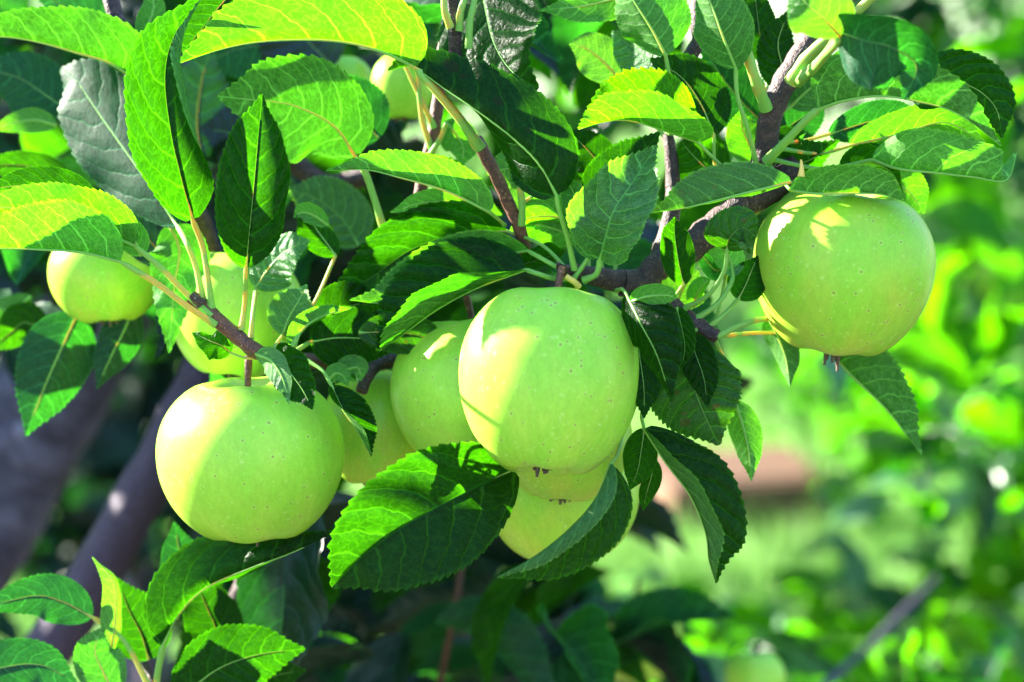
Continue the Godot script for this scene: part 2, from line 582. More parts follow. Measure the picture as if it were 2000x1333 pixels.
func make_materials() -> void:
	var ta := leaf_textures(448, 896, 3, 0)
	var tb := leaf_textures(384, 768, 11, 16)
	var glow := lin(1.25, 1.84, 0.03)
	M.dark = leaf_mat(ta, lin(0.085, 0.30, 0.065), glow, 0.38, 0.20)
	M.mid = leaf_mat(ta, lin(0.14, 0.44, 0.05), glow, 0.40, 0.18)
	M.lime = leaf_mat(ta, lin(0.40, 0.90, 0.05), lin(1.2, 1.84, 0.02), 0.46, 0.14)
	M.spotted = leaf_mat(tb, lin(0.16, 0.42, 0.06), lin(1.1, 1.6, 0.05), 0.42, 0.15)
	M.worn = leaf_mat(tb, lin(0.09, 0.30, 0.07), glow, 0.38, 0.18)
	M.pale = leaf_mat(ta, lin(0.36, 0.74, 0.28), lin(1.1, 1.5, 0.06), 0.40, 0.15)
	M.blue = leaf_mat(ta, lin(0.08, 0.32, 0.16), lin(0.8, 1.5, 0.1), 0.46, 0.05)
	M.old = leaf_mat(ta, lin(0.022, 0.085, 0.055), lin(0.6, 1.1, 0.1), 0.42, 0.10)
	M.blue.metallic_specular = 0.5
	var u := StandardMaterial3D.new()
	u.albedo_texture = ta[0]
	u.albedo_color = lin(0.60, 1.33, 0.33, 0.32)
	u.vertex_color_use_as_albedo = true
	u.transparency = BaseMaterial3D.TRANSPARENCY_ALPHA
	u.roughness = 0.62
	u.metallic_specular = 0.3
	u.texture_repeat = false
	M.under = u
	M.stalk = plain(lin(0.17, 0.39, 0.06), 0.5)
	M.stalk.subsurf_scatter_enabled = true
	M.stalk.subsurf_scatter_strength = 0.15
	M.twig = bark_mat(lin(0.06, 0.018, 0.010), lin(0.14, 0.05, 0.024), lin(0.36, 0.22, 0.13), 4, 60.0, 0.04)
	M.bark = bark_mat(lin(0.022, 0.010, 0.009), lin(0.075, 0.034, 0.026), lin(0.30, 0.20, 0.16), 9, 50.0, 0.10, 20)
	M.trunk = bark_mat(lin(0.04, 0.032, 0.055), lin(0.14, 0.125, 0.19), lin(0.26, 0.24, 0.30), 14, 4.0, 0.5, 5)
	M.limb = bark_mat(lin(0.03, 0.018, 0.045), lin(0.05, 0.034, 0.075), lin(0.15, 0.11, 0.15), 15, 25.0, 0.15, 6)
	M.sepal = plain(lin(0.12, 0.09, 0.06), 0.8)
	M.bud = plain(lin(0.75, 0.55, 0.12), 0.5)
	M.apple_front = apple_mat(Color(0.30, 0.63, 0.04), Color(0.42, 0.67, 0.06), 820, 21)
	M.apple_right = apple_mat(Color(0.29, 0.61, 0.035), Color(0.44, 0.59, 0.05), 900, 22)
	M.apple_left = apple_mat(Color(0.31, 0.63, 0.04), Color(0.43, 0.67, 0.06), 700, 23)
	var far := leaf_textures(128, 256, 5, 0)
	M.far_a = leaf_mat(far, lin(0.25, 0.66, 0.06), lin(1.2, 1.8, 0.03), 0.28, 0.0)
	M.far_b = leaf_mat(far, lin(0.42, 0.95, 0.07), lin(1.2, 1.84, 0.03), 0.30, 0.0)
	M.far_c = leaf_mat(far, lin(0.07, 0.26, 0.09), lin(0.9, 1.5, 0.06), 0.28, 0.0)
	M.far_p = leaf_mat(far, lin(0.42, 0.70, 0.46), lin(0.7, 1.0, 0.3), 0.34, 0.0)
	for k in ["far_a", "far_b", "far_c", "far_p"]: M[k].metallic_specular = 0.8

func crown(tree: Node3D, sd: int, centre: Vector3, size: Vector3, count: int, mat: String, leaf := 0.08, share := 0.35) -> void:
	# many leaf-sized blades in clumps through the volume of the crown
	rng.seed = sd
	var clumps := []
	for i in int(maxf(8, count / 45.0)):
		var q := Vector3(rng.randfn(), rng.randfn(), rng.randfn()).normalized() * pow(rng.randf(), share)
		clumps.append(q * size)
	var mm := MultiMesh.new()
	mm.transform_format = MultiMesh.TRANSFORM_3D
	mm.mesh = M["spray%d" % (sd % 3)]
	mm.instance_count = count
	for i in count:
		var c: Vector3 = clumps[i % clumps.size()] + Vector3(rng.randfn(), rng.randfn(), rng.randfn()) * 0.10
		var d := Vector3(rng.randfn(), rng.randf_range(-1.2, 0.7), rng.randfn())
		mm.set_instance_transform(i, Transform3D(leaf_basis(d, rng.randfn() * 0.7, leaf * rng.randf_range(0.7, 1.25)), c))
	var o := MultiMeshInstance3D.new()
	o.name = "crown"
	o.multimesh = mm
	o.material_override = M[mat]
	o.position = centre
	o.set_meta("kind", "stuff")
	tree.add_child(o, true)

func bg_tree(label: String, foot: Vector3, height: float, spread: float, count: int, sd: int, mats: Array, leaf := 0.08, group := "trees of the orchard row") -> Node3D:
	var t := thing("apple_tree", label, "tree", foot, group)
	rng.seed = sd
	var lean := Vector3(rng.randf_range(-0.15, 0.15), 0, rng.randf_range(-0.15, 0.15))
	part("trunk", tube(PackedVector3Array([Vector3(0, -0.05, 0), lean * 0.5 + Vector3(0, height * 0.3, 0), lean + Vector3(0, height * 0.75, 0)]), 0.05, 0.025, 10, 10, 0.06, 1.5), [M.trunk], t)
	for i in 5:
		var a := TAU * i / 5.0 + rng.randf()
		var b := lean * 0.5 + Vector3(0, height * rng.randf_range(0.25, 0.6), 0)
		var e := b + Vector3(cos(a), rng.randf_range(0.1, 0.6), sin(a)) * spread * 0.5
		part("limb", tube(PackedVector3Array([b, (b + e) * 0.5 + Vector3(0, 0.06, 0), e]), 0.022, 0.008, 8, 7, 0.06), [M.trunk], t)
	for i in mats.size():
		crown(t, sd * 10 + i, lean + Vector3(0, height * 0.60, 0), Vector3(spread, height * 0.40, spread), count / mats.size(), mats[i], leaf)
	return t

func make_orchard() -> void:
	for i in 3: M["spray%d" % i] = spray_leaf(100 + i, 5)
	for i in 4: M["near%d" % i] = spray_leaf(200 + i, 16)
	# ground
	var g := PlaneMesh.new()
	g.size = Vector2(160, 160)
	var gm := StandardMaterial3D.new()
	gm.albedo_texture = noise_tex(0.02, 31, [[0.0, lin(0.07, 0.16, 0.03)], [0.40, lin(0.20, 0.36, 0.10)], [0.56, lin(0.40, 0.50, 0.26)], [0.8, lin(0.52, 0.52, 0.40)]], 512)
	gm.uv1_triplanar = true
	gm.uv1_world_triplanar = true
	gm.uv1_scale = Vector3.ONE * 0.45
	gm.roughness = 0.9
	tag(part("ground", g, [gm], self, Vector3(0, 0, -40)), "", "", "", "structure")
	var soil := PlaneMesh.new()
	soil.size = Vector2(30, 6.6)
	var sm := StandardMaterial3D.new()
	sm.albedo_texture = noise_tex(0.05, 33, [[0.0, lin(0.03, 0.022, 0.015)], [0.5, lin(0.055, 0.04, 0.028)], [0.8, lin(0.09, 0.075, 0.05)]])
	sm.uv1_triplanar = true
	sm.uv1_world_triplanar = true
	sm.uv1_scale = Vector3.ONE * 0.8
	sm.roughness = 0.95
	tag(part("soil_strip", soil, [sm], self, Vector3(0, 0.004, -0.1)), "", "", "", "structure")
	# tufts of grass
	var bl := SurfaceTool.new()
	bl.begin(Mesh.PRIMITIVE_TRIANGLES)
	rng.seed = 40
	for i in 9:
		var a := rng.randf() * TAU
		var d := Vector3(cos(a), 0, sin(a))
		var s := Vector3(-d.z, 0, d.x) * 0.004
		var b := d * rng.randf() * 0.03
		var tip := b + d * rng.randf_range(0.01, 0.06) + Vector3(0, rng.randf_range(0.05, 0.13), 0)
		bl.set_normal(Vector3(d.x, 0.6, d.z).normalized())
		for q in [b - s, b + s, tip]: bl.add_vertex(q)
	var mm := MultiMesh.new()
	mm.transform_format = MultiMesh.TRANSFORM_3D
	mm.mesh = bl.commit()
	mm.instance_count = 16000
	for i in 16000:
		var z := -rng.randf_range(3.5, 12.0)
		mm.set_instance_transform(i, Transform3D(Basis(Vector3.UP, rng.randf() * TAU) * rng.randf_range(0.6, 1.3), Vector3(rng.randf_range(-1.0, 1.0) * (0.6 - z * 0.34), 0, z)))
	var go := MultiMeshInstance3D.new()
	go.name = "grass"
	go.multimesh = mm
	var gr := plain(lin(0.18, 0.38, 0.08), 0.6)
	gr.backlight_enabled = true
	gr.backlight = lin(0.14, 0.28, 0.06)
	go.material_override = gr
	tag(go, "green and straw coloured grass between the orchard rows", "grass", "", "stuff")
	add_child(go)
	# trees beyond
	bg_tree("leafy apple tree in full sun at the lower right, nearest of the row behind", far_at(2420, 1100, 2.2) * Vector3(1, 0, 1), 1.55, 0.30, 800, 51, ["far_b", "far_a", "far_p", "far_c", "far_p"], 0.085)
	bg_tree("sunlit apple tree behind the right hand apple", far_at(2230, 420, 3.6) * Vector3(1, 0, 1), 2.3, 0.55, 2000, 52, ["far_b", "far_a", "far_p", "far_c", "far_p"])
	bg_tree("apple tree behind the gap in the middle of the row", far_at(2150, 420, 6.6) * Vector3(1, 0, 1), 2.6, 0.95, 2600, 53, ["far_a", "far_b", "far_c", "far_p"])
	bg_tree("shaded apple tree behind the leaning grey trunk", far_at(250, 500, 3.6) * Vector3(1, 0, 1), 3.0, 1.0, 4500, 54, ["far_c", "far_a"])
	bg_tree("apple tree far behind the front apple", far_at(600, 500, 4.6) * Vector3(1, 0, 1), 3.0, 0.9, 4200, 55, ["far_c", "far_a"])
	var far_label := ["leftmost tree of the distant back row", "second tree from the left in the distant back row", "distant tree standing behind the left twig", "distant tree in line with the front apple", "distant tree seen above the right hand apple", "rightmost tree of the distant back row"]
	for i in 6:
		bg_tree(far_label[i], Vector3(-4.2 + i * 1.75, 0, -9.5 - (i % 2) * 0.8), 4.2, 1.5, 3000, 60 + i, ["far_a", "far_b"], 0.11)
	make_crate()
	var bush := thing("shrub", "low dark shrub in the gap between the leaning trunk and the limb", "shrub", far_at(230, 800, 2.8) * Vector3(1, 0, 1))
	part("stem", tube(PackedVector3Array([Vector3(0, -0.05, 0), Vector3(0.03, 0.4, 0), Vector3(-0.02, 0.9, 0)]), 0.02, 0.008, 8, 8, 0.05), [M.limb], bush)
	crown(bush, 790, Vector3(0, 0.88, 0), Vector3(0.34, 0.24, 0.3), 900, "old")
	crown(bush, 791, Vector3(0, 0.84, 0), Vector3(0.34, 0.24, 0.3), 260, "far_c")
	var low := ["small green shrub standing just right of the wooden crate", "small leafy shrub in the grass below the right hand apple", "low shrub far back in the grass, left of the right hand apple"]
	for i in 3:
		var sh := thing("shrub", low[i], "shrub", far_at([1650, 1790, 1480][i], 800, [5.6, 4.9, 8.0][i]) * Vector3(1, 0, 1), "shrubs in the grass")
		part("stem", tube(PackedVector3Array([Vector3(0, -0.03, 0), Vector3(0.02, 0.15, 0), Vector3(-0.02, 0.35, 0)]), 0.012, 0.006, 6, 7, 0.05), [M.limb], sh)
		crown(sh, 800 + i * 2, Vector3(0, 0.30, 0), Vector3(0.12, 0.20, 0.12), 260, "far_a", 0.06)
		crown(sh, 801 + i * 2, Vector3(0, 0.28, 0), Vector3(0.12, 0.20, 0.12), 260, ["far_c", "far_b", "far_c"][i], 0.06)
	# the tree that the branch in view belongs to: trunk, limbs and the leaves of its inner crown
	var t := thing("apple_tree", "near apple tree with a leaning grey trunk and dark inner leaves on the left", "tree", far_at(-250, 1500, 1.5) * Vector3(1, 0, 1))
	part("trunk", tube(PackedVector3Array([t.position + Vector3(-0.02, -0.05, 0), far_at(-330, 1700, 1.5), far_at(-30, 1000, 1.5), far_at(170, 640, 1.5), far_at(340, 300, 1.5), far_at(520, -100, 1.5)]), 0.05, 0.030, 30, 16, 0.03, 1.0, t.position), [M.trunk], t)
	part("limb", tube(PackedVector3Array([far_at(-80, 1500, 1.3), far_at(95, 1270, 1.25), far_at(228, 1050, 1.22), far_at(348, 830, 1.2), far_at(470, 560, 1.2), far_at(560, 200, 1.2)]), 0.016, 0.012, 26, 12, 0.05, 1.0, t.position), [M.limb], t)
	rng.seed = 77
	var n := 0
	while n < 290:
		var px := rng.randf_range(-150, 1330)
		var py := rng.randf_range(-150, 1450)
		var d := rng.randf_range(1.02, 1.75)
		if px < 420 and py > 640 and d > 0 and rng.randf() < 0.97: continue          # the gap with the trunk
		if px > 1100 and py > 780: continue
		if px > 1150 and rng.randf() < 0.35: continue
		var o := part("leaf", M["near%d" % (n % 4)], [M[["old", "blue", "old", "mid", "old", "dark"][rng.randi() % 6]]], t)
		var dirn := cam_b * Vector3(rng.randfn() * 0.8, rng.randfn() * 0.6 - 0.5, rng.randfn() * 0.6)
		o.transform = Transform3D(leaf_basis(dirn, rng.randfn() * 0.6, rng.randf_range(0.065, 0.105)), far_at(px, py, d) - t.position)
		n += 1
	bottom_shoots()
	crown(t, 780, far_at(-1150, -150, 1.75) - t.position, Vector3(0.28, 0.42, 0.34), 1100, "far_c")
	crown(t, 781, far_at(200, -1150, 1.8) - t.position, Vector3(0.5, 0.26, 0.35), 700, "far_a")

func fill(root: Node3D, sd: int, count: int, lo: Vector2, hi: Vector2, dlo: float, dhi: float, mats: Array) -> void:
	rng.seed = sd
	for i in count:
		var o := part("leaf", M["near%d" % (i % 4)], [M[mats[rng.randi() % mats.size()]]], root)
		var dirn := cam_b * Vector3(rng.randfn() * 0.8, rng.randfn() * 0.5 - 0.35, rng.randfn() * 0.5)
		o.transform = Transform3D(leaf_basis(dirn, rng.randfn() * 0.6, rng.randf_range(0.06, 0.1)), far_at(rng.randf_range(lo.x, hi.x), rng.randf_range(lo.y, hi.y), rng.randf_range(dlo, dhi)) - root.position)

func bottom_shoots() -> void:
	var a := thing("apple_shoot", "shaded shoot with large dark leaves below the big front leaf, at the bottom centre", "shoot", far_at(820, 1500, 1.25))
	part("stem", tube(PackedVector3Array([far_at(820, 1500, 1.25), far_at(860, 1330, 1.22), far_at(890, 1180, 1.2), far_at(905, 1080, 1.2)]), 0.0024, 0.0015, 12, 8, 0.05, 1.0, a.position), [M.twig], a)
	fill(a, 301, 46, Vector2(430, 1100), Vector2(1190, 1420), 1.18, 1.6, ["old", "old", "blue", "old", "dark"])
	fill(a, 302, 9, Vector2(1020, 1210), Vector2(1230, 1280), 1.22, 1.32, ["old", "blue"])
	var b := thing("apple_shoot", "sunlit blurred shoot with bright leaves at the bottom right", "shoot", far_at(1500, 1600, 1.5))
	part("stem", tube(PackedVector3Array([far_at(1500, 1600, 1.5), far_at(1560, 1400, 1.5), far_at(1700, 1260, 1.7), far_at(1830, 1130, 2.0)]), 0.0036, 0.0028, 12, 8, 0.05, 1.0, b.position), [M.limb], b)
	fill(b, 303, 62, Vector2(1150, 1215), Vector2(1950, 1450), 1.6, 2.3, ["far_b", "far_a", "far_c", "blue", "far_a", "far_p"])
	fill(b, 305, 44, Vector2(1130, 1120), Vector2(1760, 1330), 2.2, 3.0, ["far_b", "far_p", "far_a", "far_b", "far_p"])
	fill(b, 304, 80, Vector2(1640, 560), Vector2(2120, 1200), 2.0, 3.2, ["far_b", "far_a", "far_p", "far_p", "blue", "far_c"])

func make_crate() -> void:
	var foot := on_ground(1425, 1035)
	var c := thing("wooden_crate", "low reddish brown wooden crate standing in the grass far behind the hanging leaf", "crate", foot)
	c.rotation.y = 0.25
	var wm := [plain(lin(0.15, 0.08, 0.05), 0.8), plain(lin(0.11, 0.058, 0.04), 0.8)]
	for side in 2:
		for k in 3:
			var b := BoxMesh.new()
			b.size = Vector3(0.38, 0.042, 0.012)
			part("board", b, [wm[(k + side) % 2]], c, Vector3(0, 0.03 + k * 0.048, 0.15 - side * 0.30))
			var e := BoxMesh.new()
			e.size = Vector3(0.012, 0.042, 0.27)
			part("board", e, [wm[k % 2]], c, Vector3(0.18 - side * 0.36, 0.03 + k * 0.048, 0))
	for k in 6:
		var b := BoxMesh.new()
		b.size = Vector3(0.36, 0.01, 0.04)
		part("board", b, [wm[k % 2]], c, Vector3(0, 0.148, -0.115 + k * 0.046))

func make_wood_and_leaves() -> void:
	# --- the main branch, from the upper right corner down to the spurs above the front apple
	var a := thing("apple_branch", "thick dark brown apple branch slanting down from the upper right corner", "branch", at(1500, 300, -1))
	wood(a, [[1980, -620, -5], [1800, -300, -2.5], [1700, -100, -1], [1640, 0, -1], [1565, 110, -1], [1512, 205, -1], [1493, 300, -1.5], [1470, 385, -2]], 29, 22, "bark", "stem", 48)
	wood(a, [[1560, 330, -2.2], [1470, 388, -2], [1400, 440, -1.6], [1340, 490, -1.3], [1285, 520, -1], [1255, 555, -0.8], [1215, 552, -0.5]], 33, 27, "bark", "stem", 40)
	wood(a, [[1250, 552, -0.8], [1200, 548, -0.4], [1160, 540, 0], [1125, 532, 0.4], [1100, 530, 0.6]], 25, 13, "bark", "spur", 20)
	wood(a, [[1255, 560, -0.8], [1300, 590, -0.4], [1345, 625, 0], [1385, 650, 0.3], [1402, 657, 0.4]], 24, 13, "bark", "spur", 20)
	wood(a, [[1275, 530, -1.5], [1300, 470, -2], [1315, 390, -2.4], [1312, 320, -2.6], [1305, 262, -2.7]], 22, 11, "bark", "spur", 20)
	wood(a, [[1430, -420, -5], [1385, -180, -4], [1362, 30, -3], [1368, 70, -3], [1350, 110, -3]], 18, 15, "bark", "spur", 24)
	part("bud", tube(pts([[1565, 345, 2], [1566, 330, 2], [1565, 312, 2]]), 0.0016, 0.0004, 8, 8, 0, 1.0, a.position), [M.bud], a)
	part("bud", tube(pts([[1100, 530, 0.9], [1094, 522, 1.2], [1090, 515, 1.4]]), 0.0024, 0.0008, 8, 8, 0.1, 1.0, a.position), [M.bark], a)
	part("bud", tube(pts([[1130, 560, 0.9], [1118, 548, 1.2], [1105, 540, 1.2]]), 0.0014, 0.0012, 8, 8, 0.1, 1.0, a.position), [M.bud], a)
	# folded leaves over the front apple
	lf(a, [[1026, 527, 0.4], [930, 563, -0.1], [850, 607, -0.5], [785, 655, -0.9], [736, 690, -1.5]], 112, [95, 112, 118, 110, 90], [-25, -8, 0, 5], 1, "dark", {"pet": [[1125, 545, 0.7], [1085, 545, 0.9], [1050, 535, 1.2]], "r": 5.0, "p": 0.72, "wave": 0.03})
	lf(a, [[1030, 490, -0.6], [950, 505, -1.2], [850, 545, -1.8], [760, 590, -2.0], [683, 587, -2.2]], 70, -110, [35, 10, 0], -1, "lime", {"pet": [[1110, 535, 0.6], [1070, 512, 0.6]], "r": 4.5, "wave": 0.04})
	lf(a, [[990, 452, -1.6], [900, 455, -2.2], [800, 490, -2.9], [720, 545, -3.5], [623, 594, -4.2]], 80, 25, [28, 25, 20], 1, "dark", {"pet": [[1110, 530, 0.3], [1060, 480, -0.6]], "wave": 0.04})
	lf(a, [[1010, 520, -1.0], [1080, 500, -0.8], [1105, 490, -0.5]], 30, 20, 60, 1, "mid", {})
	# big dark leaf above
	lf(a, [[1087, 382, 2.0], [1053, 320, 2.4], [1000, 268, 2.4], [930, 215, 2.0], [870, 175, 1.4], [806, 132, 0.8], [757, 139, 0.6]], 104, [-20, -70, -95, -90], [-8, -14, -18, -10], 1, "worn", {"pet": [[1122, 528, 0.8], [1110, 470, 1.2], [1092, 410, 1.8]], "r": 5.0, "p": 0.70, "wave": 0.04})
	# crumpled pale leaf at the centre
	lf(a, [[1172, 505, 1.2], [1185, 455, 2.0], [1200, 410, 2.4], [1240, 350, 2.2], [1282, 284, 1.4]], 86, [20, 10, -5, -10], [45, 38, 36, 44], 1, "pale", {"pet": [[1140, 548, 0.7], [1165, 535, 1.0]], "r": 6, "c": [40, 10], "wave": 0.10})
	lf(a, [[1165, 470, 0.8], [1150, 430, 1.2], [1125, 385, 1.4], [1103, 342, 1.4]], 42, [10, 30], [40, 60], -1, "mid", {"pet": [[1120, 545, 0.8], [1145, 510, 0.9]], "r": 4.5, "wave": 0.14})
	lf(a, [[1160, 415, -1.0], [1195, 375, -1.0], [1240, 320, -1.2], [1288, 258, -1.5]], 68, [0, 5], [-20, -30], 1, "dark", {"pet": [[1150, 535, 0], [1150, 470, -0.6]], "wave": 0.05})
	lf(a, [[1195, 360, -2.4], [1170, 320, -2.2], [1140, 285, -2.2], [1112, 262, -2.0]], 44, -10, -10, 1, "dark", {"pet": [[1200, 540, -1], [1210, 440, -2]]})
	lf(a, [[1140, 445, -1.5], [1090, 425, -1.5], [1040, 425, -1.4], [1000, 440, -1.2]], 42, -60, 5, -1, "lime", {"pet": [[1180, 540, -0.6], [1165, 480, -1.3]]})
	lf(a, [[1130, 470, -2.2], [1090, 450, -2], [1030, 437, -2], [995, 452, -1.8]], 34, 0, 0, -1, "lime", {})
	# two layered rolled leaf
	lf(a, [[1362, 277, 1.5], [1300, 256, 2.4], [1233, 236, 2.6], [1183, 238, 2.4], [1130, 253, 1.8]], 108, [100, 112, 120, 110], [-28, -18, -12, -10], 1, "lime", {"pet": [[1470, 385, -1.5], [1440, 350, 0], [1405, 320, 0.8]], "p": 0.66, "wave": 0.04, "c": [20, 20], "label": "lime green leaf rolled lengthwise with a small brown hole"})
	lf(a, [[1395, 265, -0.8], [1370, 205, -0.8], [1330, 150, -0.8], [1270, 115, -1.0]], 60, -10, 0, 1, "dark", {"pet": [[1440, 400, -1.6], [1400, 330, -1.2], [1395, 300, -1.0]]})
	lf(a, [[1214, 158, -4], [1180, 122, -4], [1145, 95, -4], [1112, 85, -4]], 44, 10, -10, -1, "pale", {"pet": [[1300, 270, -3.2], [1250, 200, -3.8]]})
	lf(a, [[1296, 140, -1.5], [1262, 112, -2.3], [1230, 90, -3.1], [1195, 62, -4.0]], 52, 0, 8, 1, "pale", {"pet": [[1306, 268, -2.7], [1302, 200, -2.6]]})
	lf(a, [[1300, 108, -0.6], [1275, 60, -0.4], [1240, 5, -0.4], [1200, -60, -0.8]], 84, [-60, -40], [-10, 0], -1, "mid", {"pet": [[1310, 262, -2.5], [1312, 180, -1.2]], "r": 4.5})
	lf(a, [[1290, -30, -2.0], [1220, -8, -2.2], [1140, 12, -2.4], [1055, 20, -2.6]], 42, 20, -20, -1, "lime", {})
	lf(a, [[1437, 133, 0.6], [1412, 70, 1.0], [1390, 10, 1.0], [1360, -60, 0.6]], 66, [-35, -50], [25, 0], -1, "mid", {"pet": [[1480, 330, -0.8], [1460, 250, 0], [1441, 190, 0.4]], "r": 4.5})
	wood(a, [[1497, 214, -0.6], [1474, 150, 0.2], [1442, 60, 0.4], [1385, -10, 0.4]], 13, 7, "stalk", "leaf_stalk", 16)
	lf(a, [[1540, 178, -2.0], [1528, 130, -2.0], [1520, 80, -2.0], [1545, 15, -2.0]], 46, -10, -25, 1, "dark", {"pet": [[1520, 200, -1.4], [1540, 190, -1.8]]})
	lf(a, [[1490, 120, -3.0], [1484, 70, -3.0], [1478, 20, -3.0], [1470, -50, -3.0]], 36, 0, 0, 1, "dark", {"pet": [[1500, 215, -1.4], [1498, 160, -2.5]]})
	lf(a, [[1490, 240, -4], [1450, 200, -4], [1410, 150, -4], [1372, 90, -4.2]], 60, 0, 15, 1, "blue", {"pet": [[1495, 300, -2], [1498, 270, -3.5]]})
	lf(a, [[1478, 310, -2.6], [1465, 285, -2.6], [1450, 250, -2.6], [1446, 215, -2.6]], 40, 10, 10, -1, "lime", {})
	lf(a, [[1410, 360, -2.2], [1380, 330, -2.4], [1350, 300, -2.4], [1330, 275, -2.4]], 56, -15, -10, 1, "mid", {"pet": [[1430, 410, -2], [1425, 380, -2]]})
	lf(a, [[1505, 330, -2.0], [1530, 310, -2.0], [1575, 315, -1.6], [1640, 274, -1.4]], 62, -5, -50, 1, "dark", {"p": 0.7, "pet": [[1495, 330, -1.8]]})
	lf(a, [[1545, 356, 1.0], [1470, 374, 1.6], [1390, 394, 1.8], [1330, 408, 1.8], [1274, 416, 1.4]], 66, [-80, -95], [-5, 0, 5], -1, "spotted", {"pet": [[1500, 345, -0.6], [1530, 350, 0.3]], "p": 0.85, "wave": 0.04, "label": "matt green leaf underside with brown insect scars, lying across the branch"})
	# leaves round the right hand apple
	lf(a, [[1545, 372, 0.8], [1600, 379, 1.6], [1660, 378, 1.7], [1720, 380, 1.4], [1766, 394, 0.8]], 64, [22, 18, 15, 0], -100, -1, "lime", {"pet": [[1500, 320, -0.8], [1525, 350, 0.2]], "p": 0.85, "c": [20, 0]})
	lf(a, [[1640, 345, -0.5], [1690, 318, -0.3], [1740, 335, 0.1], [1768, 385, 0.5]], 40, [-40, 10, 60], [-60, -100], 1, "mid", {"c": [50, 0]})
	lf(a, [[1660, 330, -1.2], [1690, 310, -1.2], [1712, 318, -1], [1720, 345, -1]], 36, -30, 40, 1, "dark", {})
	lf(a, [[1700, 330, -2.4], [1740, 350, -2.4], [1780, 380, -2.6], [1806, 418, -2.6]], 46, 0, 0, -1, "lime", {})
	lf(a, [[1704, 312, 0.6], [1755, 330, 1.2], [1820, 337, 1.6], [1900, 346, 1.8], [1966, 352, 1.4], [1987, 298, 0.8]], 84, [20, 24, 20, 10], -110, -1, "lime", {"pet": [[1500, 310, -1], [1600, 330, -0.6], [1660, 322, 0]], "p": 0.7, "c": [-25, 0]})
	lf(a, [[1660, 285, -1.5], [1760, 262, -1.5], [1850, 240, -1.5], [1930, 288, -1.2]], 46, [0, 10], -40, -1, "lime", {"pet": [[1520, 290, -1.2], [1600, 300, -1.6]]})
	lf(a, [[1620, 262, -2.2], [1690, 240, -2.4], [1750, 226, -2.4], [1800, 218, -2.4]], 38, 10, -10, 1, "blue", {"pet": [[1515, 280, -1.4], [1570, 275, -2]]})
	lf(a, [[1520, 270, -3.4], [1545, 245, -3.6], [1580, 220, -3.6], [1610, 190, -3.6]], 44, 10, -5, 1, "blue", {})
	lf(a, [[1545, 208, -1.6], [1580, 175, -1.6], [1620, 150, -1.6], [1660, 110, -1.6]], 46, -5, 0, -1, "spotted", {"pet": [[1510, 230, -1.2], [1530, 218, -1.4]]})
	lf(a, [[1600, 214, 1.8], [1650, 197, 2.4], [1720, 188, 2.8], [1790, 198, 3.0], [1870, 222, 3.0], [1955, 285, 2.6]], 104, [20, 22, 20, 10], [-95, -100], -1, "mid", {"pet": [[1498, 316, -0.5], [1540, 272, 0.6], [1575, 235, 1.4]], "r": 8, "p": 0.66})
	lf(a, [[1790, 205, 0.8], [1840, 160, 0.8], [1900, 170, 1.0], [1945, 210, 1.2], [1958, 270, 1.2]], 62, [0, 0, -30], -20, 1, "dark", {"p": 0.8})
	# out of focus leaves nearest to the camera, top right
	lf(a, [[1642, 72, 7.5], [1612, 40, 8.5], [1578, 10, 9.0], [1540, -45, 9]], 62, -30, 10, -1, "pale", {"pet": [[1565, 150, 0], [1600, 120, 4], [1630, 90, 7]], "r": 8})
	lf(a, [[1640, 62, 7.5], [1690, 80, 8.5], [1740, 92, 8.5], [1790, 130, 8.0], [1765, 195, 7.6]], 88, [30, 20, 0], [-15, 0, 10], 1, "blue", {"p": 0.72, "c": [60, 0], "pet": [[1560, 160, 0], [1590, 135, 3], [1625, 90, 6.5]], "r": 9})
	wood(a, [[1545, 160, 0], [1580, 110, 0.8], [1640, 55, 1.6], [1720, -20, 2.4]], 15, 8, "stalk", "leaf_stalk", 14)
	# spur on the right of the front apple
	lf(a, [[1335, 556, 1.4], [1325, 510, 1.6], [1318, 460, 1.6], [1318, 424, 1.4]], 34, [25, 20], [15, 0], 1, "mid", {"pet": [[1300, 595, 0.4], [1318, 580, 1.0]], "p": 0.8})
	lf(a, [[1420, 488, 1.4], [1425, 465, 2.0], [1450, 445, 2.2], [1478, 462, 2.0]], 50, 0, 10, 1, "spotted", {"pet": [[1338, 603, 0.2], [1385, 575, 0.8], [1414, 530, 1.2]], "r": 4.5, "wave": 0.16, "label": "torn leaf with brown eaten patches beside the right hand apple"})
	lf(a, [[1442, 585, -0.6], [1455, 560, -0.6], [1468, 530, -0.8], [1480, 500, -1]], 38, -10, -10, 1, "dark", {"pet": [[1378, 645, 0.3], [1402, 625, 0.3], [1425, 605, 0]], "r": 4.8})
	lf(a, [[1432, 540, -0.6], [1425, 505, -1.2], [1405, 475, -1.6], [1395, 450, -1.8]], 30, 10, -10, -1, "pale", {"pet": [[1362, 622, 0.2], [1400, 595, 0.3], [1425, 560, -0.2]], "r": 4.8})
	lf(a, [[1422, 520, -1.6], [1400, 530, -1.8], [1380, 510, -2], [1366, 488, -2]], 20, 20, -20, 1, "blue", {"pet": [[1398, 628, -0.2], [1410, 580, -0.8]], "r": 3.5})
	lf(a, [[1355, 600, -1.4], [1362, 575, -1.2], [1375, 555, -1], [1388, 545, -1]], 22, 10, 60, -1, "lime", {})
	lf(a, [[1320, 605, -2.4], [1330, 575, -2.4], [1345, 550, -2.4], [1365, 530, -2.4]], 46, 0, 0, -1, "pale", {})
	lf(a, [[1502, 622, -2.8], [1518, 655, -3], [1535, 700, -3], [1543, 756, -2.8]], 36, [30, 10], [-40, -60], -1, "mid", {"pet": [[1398, 658, 0.3], [1440, 638, 0], [1475, 626, -0.6]], "r": 5.5})
